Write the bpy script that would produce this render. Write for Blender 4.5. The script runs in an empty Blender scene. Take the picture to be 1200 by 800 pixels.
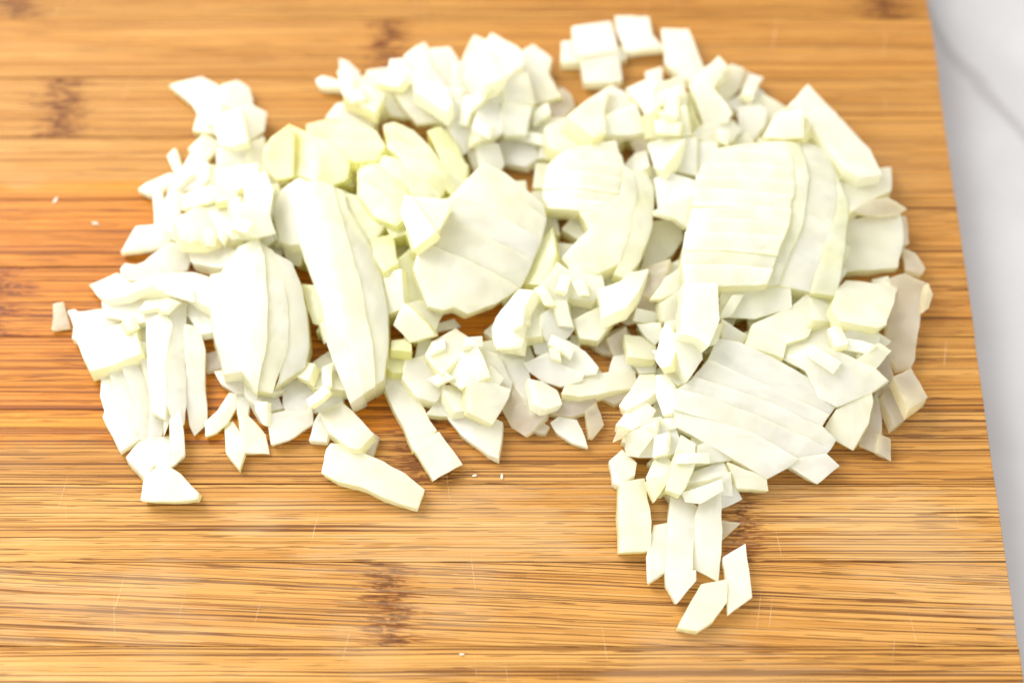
import bpy, bmesh, math, random
import numpy as np
from mathutils import Vector, noise as mnoise

random.seed(11)
scn = bpy.context.scene
col = scn.collection

# ------------------------------------------------------------------ camera
FPX = 2235.0            # focal length in pixels of the 1200 x 800 photograph
PITCH = math.radians(60)
MPP = 0.00025           # metres per pixel at the middle of the board
DIST = FPX * MPP
CAM = Vector((0, -DIST * math.cos(PITCH), DIST * math.sin(PITCH)))
FWD = -CAM.normalized()
RGT = Vector((1, 0, 0))
UPV = RGT.cross(FWD)
cd = bpy.data.cameras.new('camera')
cam = bpy.data.objects.new('camera', cd)
col.objects.link(cam)
cam.location = CAM
cam.rotation_euler = (math.pi / 2 - PITCH, 0, 0)
cd.sensor_width = 36
cd.lens = 36 * FPX / 1200
cd.clip_start = 0.01
cd.clip_end = 20
scn.camera = cam


def ray(px, py):
    return (FWD * FPX + RGT * (px - 600) - UPV * (py - 400)).normalized()


def on_z(px, py, z=0.0):
    d = ray(px, py)
    return CAM + d * ((z - CAM.z) / d.z)


cd.dof.use_dof = True
cd.dof.focus_distance = (on_z(600, 590, 0.004) - CAM).dot(FWD)
cd.dof.aperture_fstop = 5.0

# ------------------------------------------------------------------ light
world = bpy.data.worlds.new('World')
scn.world = world
world.use_nodes = True
bg = world.node_tree.nodes['Background']
bg.inputs[0].default_value = (0.985, 0.99, 1.0, 1)
bg.inputs[1].default_value = 1.35

ld = bpy.data.lights.new('window_light', 'AREA')
ld.shape = 'RECTANGLE'
ld.size = 0.75
ld.size_y = 0.75
ld.energy = 14.5
ld.color = (1.0, 0.988, 0.965)
lamp = bpy.data.objects.new('window_light', ld)
col.objects.link(lamp)
lamp.location = (-0.62, 0.42, 0.62)
lamp.rotation_euler = (Vector((-0.03, 0.0, 0)) - lamp.location).to_track_quat('-Z', 'Y').to_euler()

scn.view_settings.view_transform = 'Standard'
scn.view_settings.look = 'None'
scn.view_settings.gamma = 1
scn.view_settings.use_curve_mapping = False
scn.view_settings.exposure = 0.12
scn.cycles.max_bounces = 12
scn.cycles.diffuse_bounces = 8
scn.cycles.transmission_bounces = 12


# ------------------------------------------------------------------ node helper
class NT:
    def __init__(s, name):
        s.mat = bpy.data.materials.new(name)
        s.mat.use_nodes = True
        s.t = s.mat.node_tree
        s.b = s.t.nodes['Principled BSDF']

    def put(s, sock, v):
        if isinstance(v, bpy.types.NodeSocket):
            s.t.links.new(v, sock)
        else:
            sock.default_value = v

    def node(s, typ, ins=None, out=0, **kw):
        n = s.t.nodes.new(typ)
        for k, v in kw.items():
            setattr(n, k, v)
        for k, v in (ins or {}).items():
            s.put(n.inputs[k], v)
        return n.outputs[out]

    def m(s, op, a, b=0.0, c=0.0, clamp=False):
        n = s.t.nodes.new('ShaderNodeMath')
        n.operation = op
        n.use_clamp = clamp
        s.put(n.inputs[0], a)
        s.put(n.inputs[1], b)
        s.put(n.inputs[2], c)
        return n.outputs[0]

    def noise(s, vec, scale=1.0, detail=2.0, rough=0.5, dist=0.0):
        return s.node('ShaderNodeTexNoise', {'Vector': vec, 'Scale': scale, 'Detail': detail, 'Roughness': rough, 'Distortion': dist})

    def xyz(s, x, y, z):
        n = s.t.nodes.new('ShaderNodeCombineXYZ')
        for i, v in enumerate((x, y, z)):
            s.put(n.inputs[i], v)
        return n.outputs[0]

    def sep(s, v):
        n = s.t.nodes.new('ShaderNodeSeparateXYZ')
        s.put(n.inputs[0], v)
        return n.outputs

    def step(s, v, a, b, lo=0.0, hi=1.0):
        n = s.t.nodes.new('ShaderNodeMapRange')
        n.interpolation_type = 'SMOOTHSTEP'
        for i, q in enumerate((v, a, b, lo, hi)):
            s.put(n.inputs[i], q)
        return n.outputs[0]

    def mix(s, f, a, b, mode='MIX'):
        n = s.t.nodes.new('ShaderNodeMix')
        n.data_type = 'RGBA'
        n.blend_type = mode
        s.put(n.inputs[0], f)
        s.put(n.inputs[6], a if isinstance(a, bpy.types.NodeSocket) else (*a, 1))
        s.put(n.inputs[7], b if isinstance(b, bpy.types.NodeSocket) else (*b, 1))
        return n.outputs[2]

    def bump(s, h, strength, dist):
        return s.node('ShaderNodeBump', {'Height': h, 'Strength': strength, 'Distance': dist})


# ------------------------------------------------------------------ materials
WX0, WY0 = -0.105, 0.012   # middle of the wet patch on the board (metres)


def bamboo(name, seed, tone, knots, light=0.0, fibre=1.0, tilt=0.0):
    n = NT(name)
    pos = n.node('ShaderNodeNewGeometry')
    o = n.sep(n.node('ShaderNodeVectorMath', {0: pos, 1: (1000, 1000, 1000)}, operation='MULTIPLY'))
    x, y = o[0], o[1]
    y0 = y
    if tilt:
        y = n.m('ADD', y, n.m('MULTIPLY', n.m('SUBTRACT', x, 95.0), tilt))
    wob = n.noise(n.xyz(n.m('MULTIPLY', x, 0.02), n.m('MULTIPLY', y, 0.07), seed), 1, 2)
    y = n.m('ADD', y, n.m('MULTIPLY', n.m('SUBTRACT', wob, 0.5), 0.9))
    # knots (culm nodes): soft band of broken dark fibre
    kmask = None
    kcore = None
    for kx, kw in knots:
        w = n.noise(n.xyz(seed, n.m('MULTIPLY', y, 0.16), kx), 1, 3)
        d = n.m('SUBTRACT', n.m('ADD', x, n.m('MULTIPLY', n.m('SUBTRACT', w, 0.5), 7.0)), kx)
        fb = n.noise(n.xyz(n.m('MULTIPLY', x, 0.03), n.m('MULTIPLY', y, 0.9), seed + 3), 1, 2)
        d = n.m('ADD', d, n.m('MULTIPLY', n.m('SUBTRACT', fb, 0.5), kw * 4.5))
        ad = n.m('ABSOLUTE', d)
        k1 = n.step(ad, kw * 1.7, kw * 0.3)
        k2 = n.step(ad, kw * 0.7, kw * 0.1)
        kmask = k1 if kmask is None else n.m('MAXIMUM', kmask, k1)
        kcore = k2 if kcore is None else n.m('MAXIMUM', kcore, k2)
    if kmask is None:
        kmask = kcore = 0.0
    broad = n.noise(n.xyz(n.m('MULTIPLY', x, 0.012), n.m('MULTIPLY', y, 0.12), seed + 1.7), 1, 3)
    mid = n.noise(n.xyz(n.m('MULTIPLY', x, 0.006), n.m('MULTIPLY', y, 1.15), seed + 5.1), 1, 3, 0.6)
    fine = n.noise(n.xyz(n.m('MULTIPLY', x, 0.010), n.m('MULTIPLY', y, 4.2), seed + 9.3), 1, 2, 0.6)
    f1 = n.noise(n.xyz(n.m('MULTIPLY', x, 0.0045), n.m('MULTIPLY', y, 2.3), seed + 13), 1, 1.0)
    f2 = n.noise(n.xyz(n.m('MULTIPLY', x, 0.055), n.m('MULTIPLY', y, 2.9), seed + 17), 1, 1)
    f3 = n.noise(n.xyz(n.m('MULTIPLY', x, 0.2), n.m('MULTIPLY', y, 1.9), seed + 21), 1, 1)
    pal = [(0.55, 0.335, 0.118), (0.45, 0.24, 0.06), (0.30, 0.128, 0.022)]
    c = n.mix(n.step(broad, 0.3, 0.7), pal[0], pal[1])
    c = n.mix(n.m('MULTIPLY', n.step(mid, 0.45, 0.72), 0.8), c, pal[2])
    c = n.mix(n.m('MULTIPLY', n.step(fine, 0.48, 0.68), 0.55), c, (0.26, 0.115, 0.026))
    c = n.mix(n.m('MULTIPLY', n.step(fine, 0.46, 0.3), 0.6), c, (0.60, 0.41, 0.185))
    zone = n.step(n.noise(n.xyz(n.m('MULTIPLY', x, 0.014), n.m('MULTIPLY', y, 0.09), seed + 25), 1, 2), 0.4, 0.62)
    sh = n.m('MULTIPLY', kmask, 0.09)
    l1 = n.step(n.m('SUBTRACT', f1, n.m('MULTIPLY', kmask, 0.1)), 0.575, 0.615)
    l2 = n.step(n.m('ADD', f2, n.m('SUBTRACT', sh, n.m('MULTIPLY', zone, 0.05))), 0.60, 0.64)
    fibm = n.m('MAXIMUM', n.m('MULTIPLY', l1, 0.92 * fibre, clamp=True), n.m('MULTIPLY', l2, 0.85 * fibre, clamp=True))
    c = n.mix(fibm, c, (0.115, 0.040, 0.007))
    l3 = n.m('MULTIPLY', n.step(f3, 0.49, 0.545), n.m('POWER', kmask, 0.45))
    c = n.mix(n.m('MULTIPLY', kmask, 0.32), c, (0.27, 0.105, 0.018))
    c = n.mix(n.m('MULTIPLY', l3, 0.9), c, (0.14, 0.046, 0.006))
    spot = n.noise(n.xyz(n.m('MULTIPLY', x, 0.6), n.m('MULTIPLY', y, 0.7), seed + 30), 1, 2)
    c = n.mix(n.m('MULTIPLY', n.m('MULTIPLY', kcore, n.step(spot, 0.4, 0.6)), 0.8), c, (0.10, 0.036, 0.006))
    # strip tone
    c = n.mix(1.0, c, tuple(t_ * k_ for t_, k_ in zip(tone, (0.87, 0.82, 0.69))), 'MULTIPLY')
    if light:
        pale = n.m('ADD', n.m('MULTIPLY', n.noise(n.xyz(n.m('MULTIPLY', x, 0.02), n.m('MULTIPLY', y0, 0.04), 4.4), 1, 3), 0.6), n.m('MULTIPLY', n.noise(n.xyz(n.m('MULTIPLY', x, 0.03), n.m('MULTIPLY', y, 1.3), 6.4), 1, 2), 0.4))
        c = n.mix(n.m('MULTIPLY', n.step(pale, 0.47, 0.58), light * 0.5), c, (0.56, 0.40, 0.22))
    # knife scratches
    scr = None
    for ang, sd in ((80, 0.0), (97, 3.0)):
        a = math.radians(ang)
        u = n.m('ADD', n.m('MULTIPLY', x, math.cos(a)), n.m('MULTIPLY', y0, math.sin(a)))
        v = n.m('SUBTRACT', n.m('MULTIPLY', y0, math.cos(a)), n.m('MULTIPLY', x, math.sin(a)))
        s1 = n.noise(n.xyz(n.m('MULTIPLY', u, 0.035), n.m('MULTIPLY', v, 1.25), sd), 1, 0)
        s1 = n.step(s1, 0.815, 0.88)
        scr = s1 if scr is None else n.m('MAXIMUM', scr, s1)
    brk = n.noise(n.xyz(n.m('MULTIPLY', x, 0.5), n.m('MULTIPLY', y0, 1.1), 2.0), 1, 2)
    scr = n.m('MULTIPLY', scr, n.step(brk, 0.35, 0.55))
    c = n.mix(n.m('MULTIPLY', scr, 0.22), c, (0.84, 0.66, 0.40))
    # wet patch: onion juice soaked in
    wn = n.noise(n.xyz(n.m('MULTIPLY', x, 0.03), n.m('MULTIPLY', y0, 0.055), 8.0), 1, 3)
    ex = n.m('DIVIDE', n.m('SUBTRACT', x, WX0 * 1000), 128.0)
    ey = n.m('DIVIDE', n.m('SUBTRACT', y0, WY0 * 1000), 47.0)
    e = n.m('ADD', n.m('POWER', n.m('ABSOLUTE', ex), 3.0), n.m('POWER', n.m('ABSOLUTE', ey), 3.0))
    e = n.m('ADD', e, n.m('MULTIPLY', n.m('SUBTRACT', wn, 0.5), 1.1))
    wet = n.step(e, 1.02, 0.82)
    c = n.mix(n.m('MULTIPLY', wet, 0.95), c, n.mix(1.0, c, (1.12, 0.82, 0.14), 'MULTIPLY'))
    n.put(n.b.inputs['Base Color'], c)
    r = n.m('ADD', n.m('MULTIPLY', fine, 0.2), 0.40)
    r = n.m('SUBTRACT', r, n.m('MULTIPLY', wet, 0.16))
    n.put(n.b.inputs['Roughness'], r)
    n.b.inputs['Specular IOR Level'].default_value = 0.2
    h = n.m('ADD', n.m('MULTIPLY', fine, 0.35), n.m('MULTIPLY', fibm, -0.8))
    h = n.m('SUBTRACT', h, n.m('MULTIPLY', scr, 0.6))
    n.put(n.b.inputs['Normal'], n.bump(h, 0.55, 0.00018))
    return n.mat


def onion(name, base, deep, trans=0.42, rough=0.28):
    n = NT(name)
    tc = n.node('ShaderNodeTexCoord', out=3)
    info = n.node('ShaderNodeObjectInfo', out=5)
    rnd = n.m('MULTIPLY', info, 50.0)
    v = n.node('ShaderNodeVectorMath', {0: tc, 1: n.xyz(rnd, rnd, rnd)}, operation='ADD')
    a = n.m('MULTIPLY', info, 40.0)
    p = n.sep(tc)
    ca, sa = n.m('COSINE', a), n.m('SINE', a)
    u = n.m('ADD', n.m('MULTIPLY', p[0], ca), n.m('MULTIPLY', p[1], sa))
    w = n.m('SUBTRACT', n.m('MULTIPLY', p[1], ca), n.m('MULTIPLY', p[0], sa))
    # fibres run one way through the flesh
    vein = n.noise(n.xyz(n.m('MULTIPLY', u, 60.0), n.m('MULTIPLY', w, 950.0), n.m('ADD', n.m('MULTIPLY', p[2], 300.0), rnd)), 1, 2)
    c = n.mix(n.step(n.noise(v, 70.0, 1), 0.35, 0.65), base, deep)
    c = n.mix(n.m('MULTIPLY', n.step(vein, 0.5, 0.7), 0.4), c, deep)
    milk = n.noise(v, 130.0, 2)
    n.put(n.b.inputs['Base Color'], c)
    n.b.inputs['Roughness'].default_value = rough
    n.b.inputs['IOR'].default_value = 1.36
    n.put(n.b.inputs['Transmission Weight'], n.m('ADD', n.m('MULTIPLY', n.step(milk, 0.3, 0.7), 0.14), n.m('ADD', n.m('MULTIPLY', n.step(vein, 0.45, 0.7), 0.05), trans - 0.14)))
    n.b.inputs['Coat Weight'].default_value = 0.6
    n.b.inputs['Coat Roughness'].default_value = 0.1
    n.b.inputs['Coat IOR'].default_value = 1.33
    h = n.m('ADD', n.m('MULTIPLY', vein, 0.9), n.m('MULTIPLY', n.noise(v, 420.0, 2), 1.0))
    n.put(n.b.inputs['Normal'], n.bump(h, 0.16, 0.0002))
    n.put(n.b.inputs['Coat Normal'], n.bump(n.noise(v, 600.0, 2), 0.5, 0.0004))
    # juicy flesh: part of the light goes through each face and leaves on the other side
    tr = n.t.nodes.new('ShaderNodeBsdfTranslucent')
    n.put(tr.inputs['Color'], n.mix(1.0, n.mix(0.6, c, deep), (0.985, 0.98, 0.86), 'MULTIPLY'))
    mx = n.t.nodes.new('ShaderNodeMixShader')
    mx.inputs[0].default_value = 0.38
    n.t.links.new(n.b.outputs[0], mx.inputs[1])
    n.t.links.new(tr.outputs[0], mx.inputs[2])
    n.t.links.new(mx.outputs[0], n.t.nodes['Material Output'].inputs['Surface'])
    return n.mat


MAT = {   # cut flesh on top; sides yellower, membrane colour plus painted-in shade
    'w': (onion('onion_white', (0.965, 0.962, 0.925), (0.95, 0.947, 0.85)), onion('membrane_shade_white', (0.96, 0.948, 0.85), (0.95, 0.93, 0.75))),
    'c': (onion('onion_cream', (0.96, 0.957, 0.88), (0.945, 0.937, 0.78)), onion('membrane_shade_cream', (0.95, 0.93, 0.72), (0.93, 0.90, 0.60))),
    'g': (onion('onion_pale_green', (0.96, 0.962, 0.85), (0.94, 0.94, 0.70)), onion('membrane_shade_pale_green', (0.94, 0.935, 0.70), (0.925, 0.91, 0.56))),
    'y': (onion('onion_yellow', (0.95, 0.955, 0.76), (0.925, 0.925, 0.56)), onion('membrane_shade_yellow', (0.93, 0.92, 0.56), (0.91, 0.89, 0.42))),
    't': (onion('onion_translucent', (0.94, 0.90, 0.80), (0.91, 0.85, 0.68), 0.7), onion('membrane_shade_translucent', (0.92, 0.87, 0.72), (0.89, 0.82, 0.60), 0.7)),
}


def marble():
    n = NT('marble')
    pos = n.node('ShaderNodeNewGeometry')
    o = n.sep(pos)
    wn = n.noise(pos, 30.0, 4)
    wn2 = n.noise(pos, 9.0, 3)
    # one dark vein crossing the counter beside the board
    a = on_z(1085, 30, -0.013)
    b = on_z(1185, 150, -0.013)
    d = (b - a).normalized()
    u = n.m('ADD', n.m('MULTIPLY', n.m('SUBTRACT', o[0], a.x), -d.y), n.m('MULTIPLY', n.m('SUBTRACT', o[1], a.y), d.x))
    u = n.m('ADD', u, n.m('MULTIPLY', n.m('SUBTRACT', wn, 0.5), 0.012))
    u = n.m('ADD', u, n.m('MULTIPLY', n.m('SUBTRACT', wn2, 0.5), 0.03))
    ve = n.step(n.m('ABSOLUTE', u), 0.0036, 0.0002)
    c = n.mix(n.step(n.noise(pos, 14.0, 4, 0.6), 0.4, 0.7), (0.415, 0.405, 0.40), (0.36, 0.345, 0.34))
    c = n.mix(n.m('MULTIPLY', ve, 0.4), c, (0.17, 0.155, 0.15))
    w = n.node('ShaderNodeTexWave', {'Vector': pos, 'Scale': 3.0, 'Distortion': 14.0, 'Detail': 3.0, 'Detail Scale': 1.6})
    c = n.mix(n.m('MULTIPLY', n.step(w, 0.10, 0.0), 0.16), c, (0.38, 0.36, 0.35))
    n.put(n.b.inputs['Base Color'], c)
    n.b.inputs['Roughness'].default_value = 0.3
    return n.mat


# ------------------------------------------------------------------ mesh helpers
def link_mesh(name, bm, mat, loc=(0, 0, 0), parent=None):
    for e in bm.edges:
        if len(e.link_faces) == 2:
            e.smooth = e.calc_face_angle(0) < math.radians(38)
    for f in bm.faces:
        f.smooth = True
    me = bpy.data.meshes.new(name)
    bm.to_mesh(me)
    bm.free()
    for m_ in (mat if isinstance(mat, tuple) else (mat,)):
        me.materials.append(m_)
    o = bpy.data.objects.new(name, me)
    col.objects.link(o)
    o.location = loc
    if parent:
        o.parent = parent
    return o


def empty(name, loc):
    o = bpy.data.objects.new(name, None)
    o.empty_display_size = 0.01
    o.location = loc
    col.objects.link(o)
    return o


# ------------------------------------------------------------------ counter and board
BT = 0.013
bm = bmesh.new()
bmesh.ops.create_grid(bm, x_segments=2, y_segments=2, size=0.9)
counter = link_mesh('countertop', bm, marble(), (0, 0.2, -BT))
counter['kind'] = 'structure'

board = empty('cutting_board', (0, 0, -BT))
board['label'] = 'bamboo cutting board of glued strips under the chopped onion'
board['category'] = 'cutting board'
XR = on_z(1143, 400).x
XL = -0.215
joint = [on_z(600, y).y for y in (22, 92, 161, 233, 313, 394, 480, 567, 658, 757)]
W = (joint[0] - joint[-1]) / 9
ys = [joint[0] + 2 * W, joint[0] + W] + joint + [joint[-1] - W * 0.93]


def kx(px, py):
    return on_z(px, py).x * 1000


strips = [  # tone, knots, paleness, fibre contrast, tilt
    ((0.92, 0.84, 0.70), [], 0.0, 0.7, 0),
    ((0.88, 0.76, 0.56), [(kx(25, 5), 6), (kx(1035, 12), 7)], 0.0, 0.7, 0),
    ((0.96, 0.84, 0.68), [(kx(455, 50), 5)], 0.0, 0.6, 0),
    ((0.94, 0.83, 0.68), [(kx(74, 128), 6)], 0.0, 0.6, 0),
    ((0.98, 0.88, 0.76), [], 0.1, 0.6, 0),
    ((0.94, 0.80, 0.62), [], 0.0, 0.9, 0),
    ((0.94, 0.80, 0.62), [(kx(-8, 345), 7)], 0.0, 1.0, 0),
    ((0.95, 0.82, 0.62), [], 0.0, 1.0, 0),
    ((0.98, 0.86, 0.68), [(kx(500, 535), 7)], 0.1, 1.0, 0),
    ((1.10, 1.01, 0.88), [(kx(870, 612), 4)], 0.45, 1.05, 0),
    ((1.06, 0.95, 0.80), [(kx(455, 705), 5)], 0.4, 1.0, 0.045),
    ((1.12, 1.03, 0.90), [], 0.3, 0.95, 0),
]
for i, (tone, kn, li, fi, ti) in enumerate(strips):
    ya, yb = ys[i + 1], ys[i]
    rr = random.Random(i)
    xr = XR + (0.0003 if i == 11 else rr.uniform(-0.00025, 0.00025))
    g = 0.00008
    if i == len(strips) - 1:
        R = 0.013
        pts = [(XL, yb - g), (XR + 0.0003, yb - g)]
        for k in range(9):
            a = -math.pi / 2 * k / 8
            pts.append((xr - R + R * math.cos(a), ya + R + R * math.sin(a)))
        pts.append((XL, ya))
    else:
        pts = [(XL, yb - g), (xr, yb - g), (xr, ya + g), (XL, ya + g)]
    bm = bmesh.new()
    cy = (ya + yb) / 2
    top = [bm.verts.new((x, y - cy, BT)) for x, y in pts]
    f = bm.faces.new(top)
    f.normal_update()
    if f.normal.z < 0:
        f.normal_flip()
    ex = bmesh.ops.extrude_face_region(bm, geom=[f])
    bot = [v for v in ex['geom'] if isinstance(v, bmesh.types.BMVert)]
    for v in bot:
        v.co.z = 0.0003
    bmesh.ops.recalc_face_normals(bm, faces=bm.faces)
    topz = rr.uniform(-0.00006, 0.00003)
    te = [e for e in bm.edges if all(v.co.z > BT - 1e-5 for v in e.verts)]
    ends = [e for e in te if any(abs(v.co.x - XL) > 0.01 for v in e.verts) and not all(abs(v.co.y) > (yb - ya) / 2 - 0.0005 for v in e.verts)]
    bmesh.ops.bevel(bm, geom=ends, offset=0.0012, segments=3, profile=0.5, affect='EDGES', clamp_overlap=True)
    lon = [e for e in bm.edges if all(v.co.z > BT - 1e-5 for v in e.verts) and all(abs(v.co.y) > (yb - ya) / 2 - 0.0005 for v in e.verts)]
    bmesh.ops.bevel(bm, geom=lon, offset=0.00016, segments=1, affect='EDGES', clamp_overlap=True)
    for v in bm.verts:
        if v.co.z > BT / 2:
            v.co.z += topz
    st = link_mesh('bamboo_strip', bm, bamboo('bamboo_%d' % i, i * 7.31 + 2.2, tone, kn, li, fi, ti), (0, cy, 0), board)

# ------------------------------------------------------------------ onion pieces
# Outlines in a 4x enlarged grid; each block has its own corner in photograph pixels.
# (outline, tint, thickness mm, layer)
B = {}
B['A'] = ((40, 60), 'by the dark bamboo node', [
    ([(645,160),(785,125),(830,150),(890,190),(900,260),(840,340),(800,330),(740,240)], 'w', 4, 0),
    ([(880,160),(950,140),(1000,170),(1020,240),(940,270),(885,240)], 'w', 5, 0),
    ([(850,350),(900,290),(1010,250),(1085,290),(1075,370),(1020,410),(930,440),(870,430)], 'w', 6, 0),
    ([(860,460),(950,430),(1000,440),(995,520),(930,550),(860,540)], 'w', 6, 0),
    ([(1000,440),(1075,400),(1100,500),(1060,530),(1000,520)], 'c', 7, 0),
    ([(855,560),(1045,525),(1050,570),(1010,610),(960,650),(900,655),(860,620)], 'c', 6, 1),
    ([(685,560),(740,480),(815,530),(810,590),(775,630),(700,650),(650,640)], 'w', 6, 0),
    ([(495,645),(520,625),(640,575),(660,590),(650,615),(580,650),(540,668)], 'w', 4, 0),
    ([(562,655),(597,660),(606,710),(600,820),(570,830)], 'w', 5, 0),
    ([(640,640),(700,650),(690,720),(665,800),(608,810),(612,710)], 'w', 5, 0),
    ([(700,680),(780,640),(850,640),(860,660),(840,700),(760,720),(700,740)], 'c', 5, 1),
    ([(960,680),(1050,590),(1088,640),(1088,690),(1000,705)], 'c', 5, 1),
    ([(665,800),(770,715),(950,695),(970,760),(960,880),(800,890),(700,880)], 'c', 6, 1),
    ([(970,705),(1085,695),(1090,800),(975,810)], 'w', 6, 1),
    ([(850,640),(950,660),(950,690),(860,700)], 'c', 4, 1),
    ([(975,815),(1090,805),(1120,880),(1060,930),(980,900)], 'c', 6, 1),
    ([(1090,640),(1140,620),(1170,700),(1130,780),(1090,760)], 'y', 6, 0),
    ([(970,905),(1050,935),(1060,1000),(960,1010),(920,950)], 'c', 6, 1),
])
B['B'] = ((40, 240), 'near the lone tan scrap', [
    ([(95,470),(135,462),(160,570),(90,582)], 't', 2, 0),
    ([(165,500),(190,495),(205,508),(330,490),(390,545),(330,575),(260,605),(205,630),(180,622),(185,570)], 'w', 5, 0),
    ([(200,632),(350,568),(468,550),(497,690),(370,742),(265,772)], 'c', 7, 1),
    ([(495,645),(525,650),(535,715),(500,730)], 'w', 4, 0),
    ([(320,450),(430,425),(560,400),(670,410),(690,450),(640,500),(540,540),(490,555),(430,540),(330,510)], 'w', 5, 0),
    ([(270,380),(310,365),(390,325),(420,350),(440,370),(560,380),(480,400),(430,425),(330,440),(300,420)], 'w', 5, 1),
    ([(410,300),(430,278),(480,285),(520,270),(590,205),(615,225),(620,320),(560,325),(540,345),(410,350)], 'w', 6, 0),
    ([(590,210),(640,180),(710,190),(735,250),(720,300),(650,320),(610,310)], 'w', 6, 1),
    ([(440,380),(540,340),(600,325),(740,322),(815,345),(830,380),(828,470),(760,440),(700,405),(600,400),(480,395)], 'w', 5, 1),
    ([(410,218),(480,105),(575,97),(620,110),(640,160),(600,195),(480,212)], 'w', 6, 0),
    ([(640,150),(780,175),(900,185),(955,225),(940,275),(870,285),(820,280),(740,262),(715,195)], 'w', 7, 1),
    ([(690,420),(770,440),(828,475),(845,590),(790,600),(760,570),(700,480)], 'w', 4, 0),
    ([(525,545),(600,500),(640,560),(622,700),(620,830),(612,920),(600,990),(545,960),(540,700)], 'w', 5, 1),
    ([(640,480),(700,470),(710,560),(715,700),(712,920),(690,1030),(665,1035),(625,920),(628,700)], 'w', 5, 1),
    ([(705,560),(770,575),(798,680),(805,1020),(745,1072),(728,1030),(715,690)], 'w', 5, 1),
    ([(805,700),(865,685),(875,760),(815,775)], 't', 3, 0),
    ([(830,330),(900,320),(960,290),(1000,300),(960,380),(880,430),(835,400)], 'w', 6, 1),
    ([(930,60),(1060,40),(1090,110),(1040,170),(930,150)], 'c', 6, 1),
    ([(960,200),(1040,180),(1080,240),(1030,300),(970,280)], 'w', 6, 1),
])
B['C'] = ((40, 400), 'trailing below the fan-shaped slab', [
    ([(300,130),(345,120),(350,180),(320,182)], 'w', 4, 0),
    ([(318,195),(350,185),(395,320),(490,455),(405,512),(328,355),(338,330),(315,258)], 'w', 5, 0),
    ([(350,110),(420,100),(450,250),(505,350),(500,452),(400,325)], 'w', 5, 0),
    ([(423,100),(500,90),(545,250),(548,460),(503,450),(508,350),(455,250)], 'w', 5, 0),
    ([(503,90),(560,80),(608,110),(618,250),(602,440),(551,455),(550,250)], 'w', 5, 0),
    ([(612,110),(640,200),(660,230),(655,330),(640,360),(606,430),(622,250)], 'w', 5, 0),
    ([(440,540),(500,465),(635,440),(640,580),(560,575),(520,632)], 'w', 5, 1),
    ([(640,365),(682,325),(703,525),(644,583),(639,450)], 'w', 5, 1),
    ([(505,740),(520,640),(600,572),(680,620),(735,680),(765,710),(755,735),(640,745)], 'c', 6, 1),
    ([(855,145),(930,125),(985,150),(990,240),(950,240),(880,195)], 'w', 4, 0),
    ([(805,380),(860,330),(920,245),(945,250),(940,310),(900,380),(850,425),(810,440)], 'c', 3, 0),
    ([(900,385),(930,375),(970,450),(985,510),(960,590),(940,565),(905,520)], 'c', 3, 0),
    ([(960,330),(1000,350),(1080,440),(1100,520),(990,515),(968,420)], 'c', 3, 0),
    ([(950,255),(985,245),(1010,270),(1000,340),(955,320)], 'w', 3, 0),
    ([(985,150),(1130,180),(1140,260),(1160,310),(1090,330),(1010,270),(992,240)], 'w', 5, 0),
    ([(1010,290),(1080,285),(1085,390),(1060,380)], 't', 3, 0),
])
B['D'] = ((300, 20), 'behind the yellow-green core', [
    ([(40,620),(70,570),(160,505),(240,545),(350,590),(430,680),(420,760),(340,790),(200,740),(100,760),(40,690)], 'y', 8, 2),
    ([(240,500),(330,480),(460,490),(560,540),(600,600),(560,660),(460,670),(330,620),(240,545)], 'y', 7, 1),
    ([(330,470),(380,410),(430,400),(540,400),(560,440),(545,520),(460,490)], 'w', 6, 0),
    ([(395,200),(430,210),(480,260),(490,330),(440,370),(400,310)], 'w', 5, 0),
    ([(285,295),(310,280),(390,300),(410,330),(330,325),(295,320)], 'w', 4, 0),
    ([(420,380),(430,330),(520,260),(560,310),(600,370),(560,440),(500,410)], 'c', 6, 0),
    ([(560,310),(640,370),(720,470),(640,460),(600,410)], 'w', 5, 0),
    ([(630,205),(720,195),(760,220),(730,330),(720,380),(650,350),(625,290)], 'w', 6, 0),
    ([(700,180),(790,120),(815,160),(815,220),(760,235)], 'w', 7, 0),
    ([(740,260),(815,220),(860,300),(915,400),(890,440),(820,390),(740,340)], 'w', 7, 1),
    ([(660,370),(740,360),(830,390),(905,440),(905,510),(850,490),(760,500),(700,430)], 'c', 6, 0),
    ([(825,150),(905,145),(940,200),(920,370),(870,300),(830,220)], 'w', 6, 0),
    ([(930,220),(1000,200),(1080,290),(1060,350),(1030,400),(920,380)], 'w', 6, 0),
    ([(1005,190),(1110,80),(1230,150),(1250,215),(1170,280),(1085,310),(1040,270)], 'w', 8, 1),
    ([(910,390),(1030,380),(1050,500),(1000,620),(970,640),(920,540)], 'w', 7, 1),
    ([(1000,640),(1060,500),(1120,560),(1100,690),(1030,720)], 'w', 7, 1),
])
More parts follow.
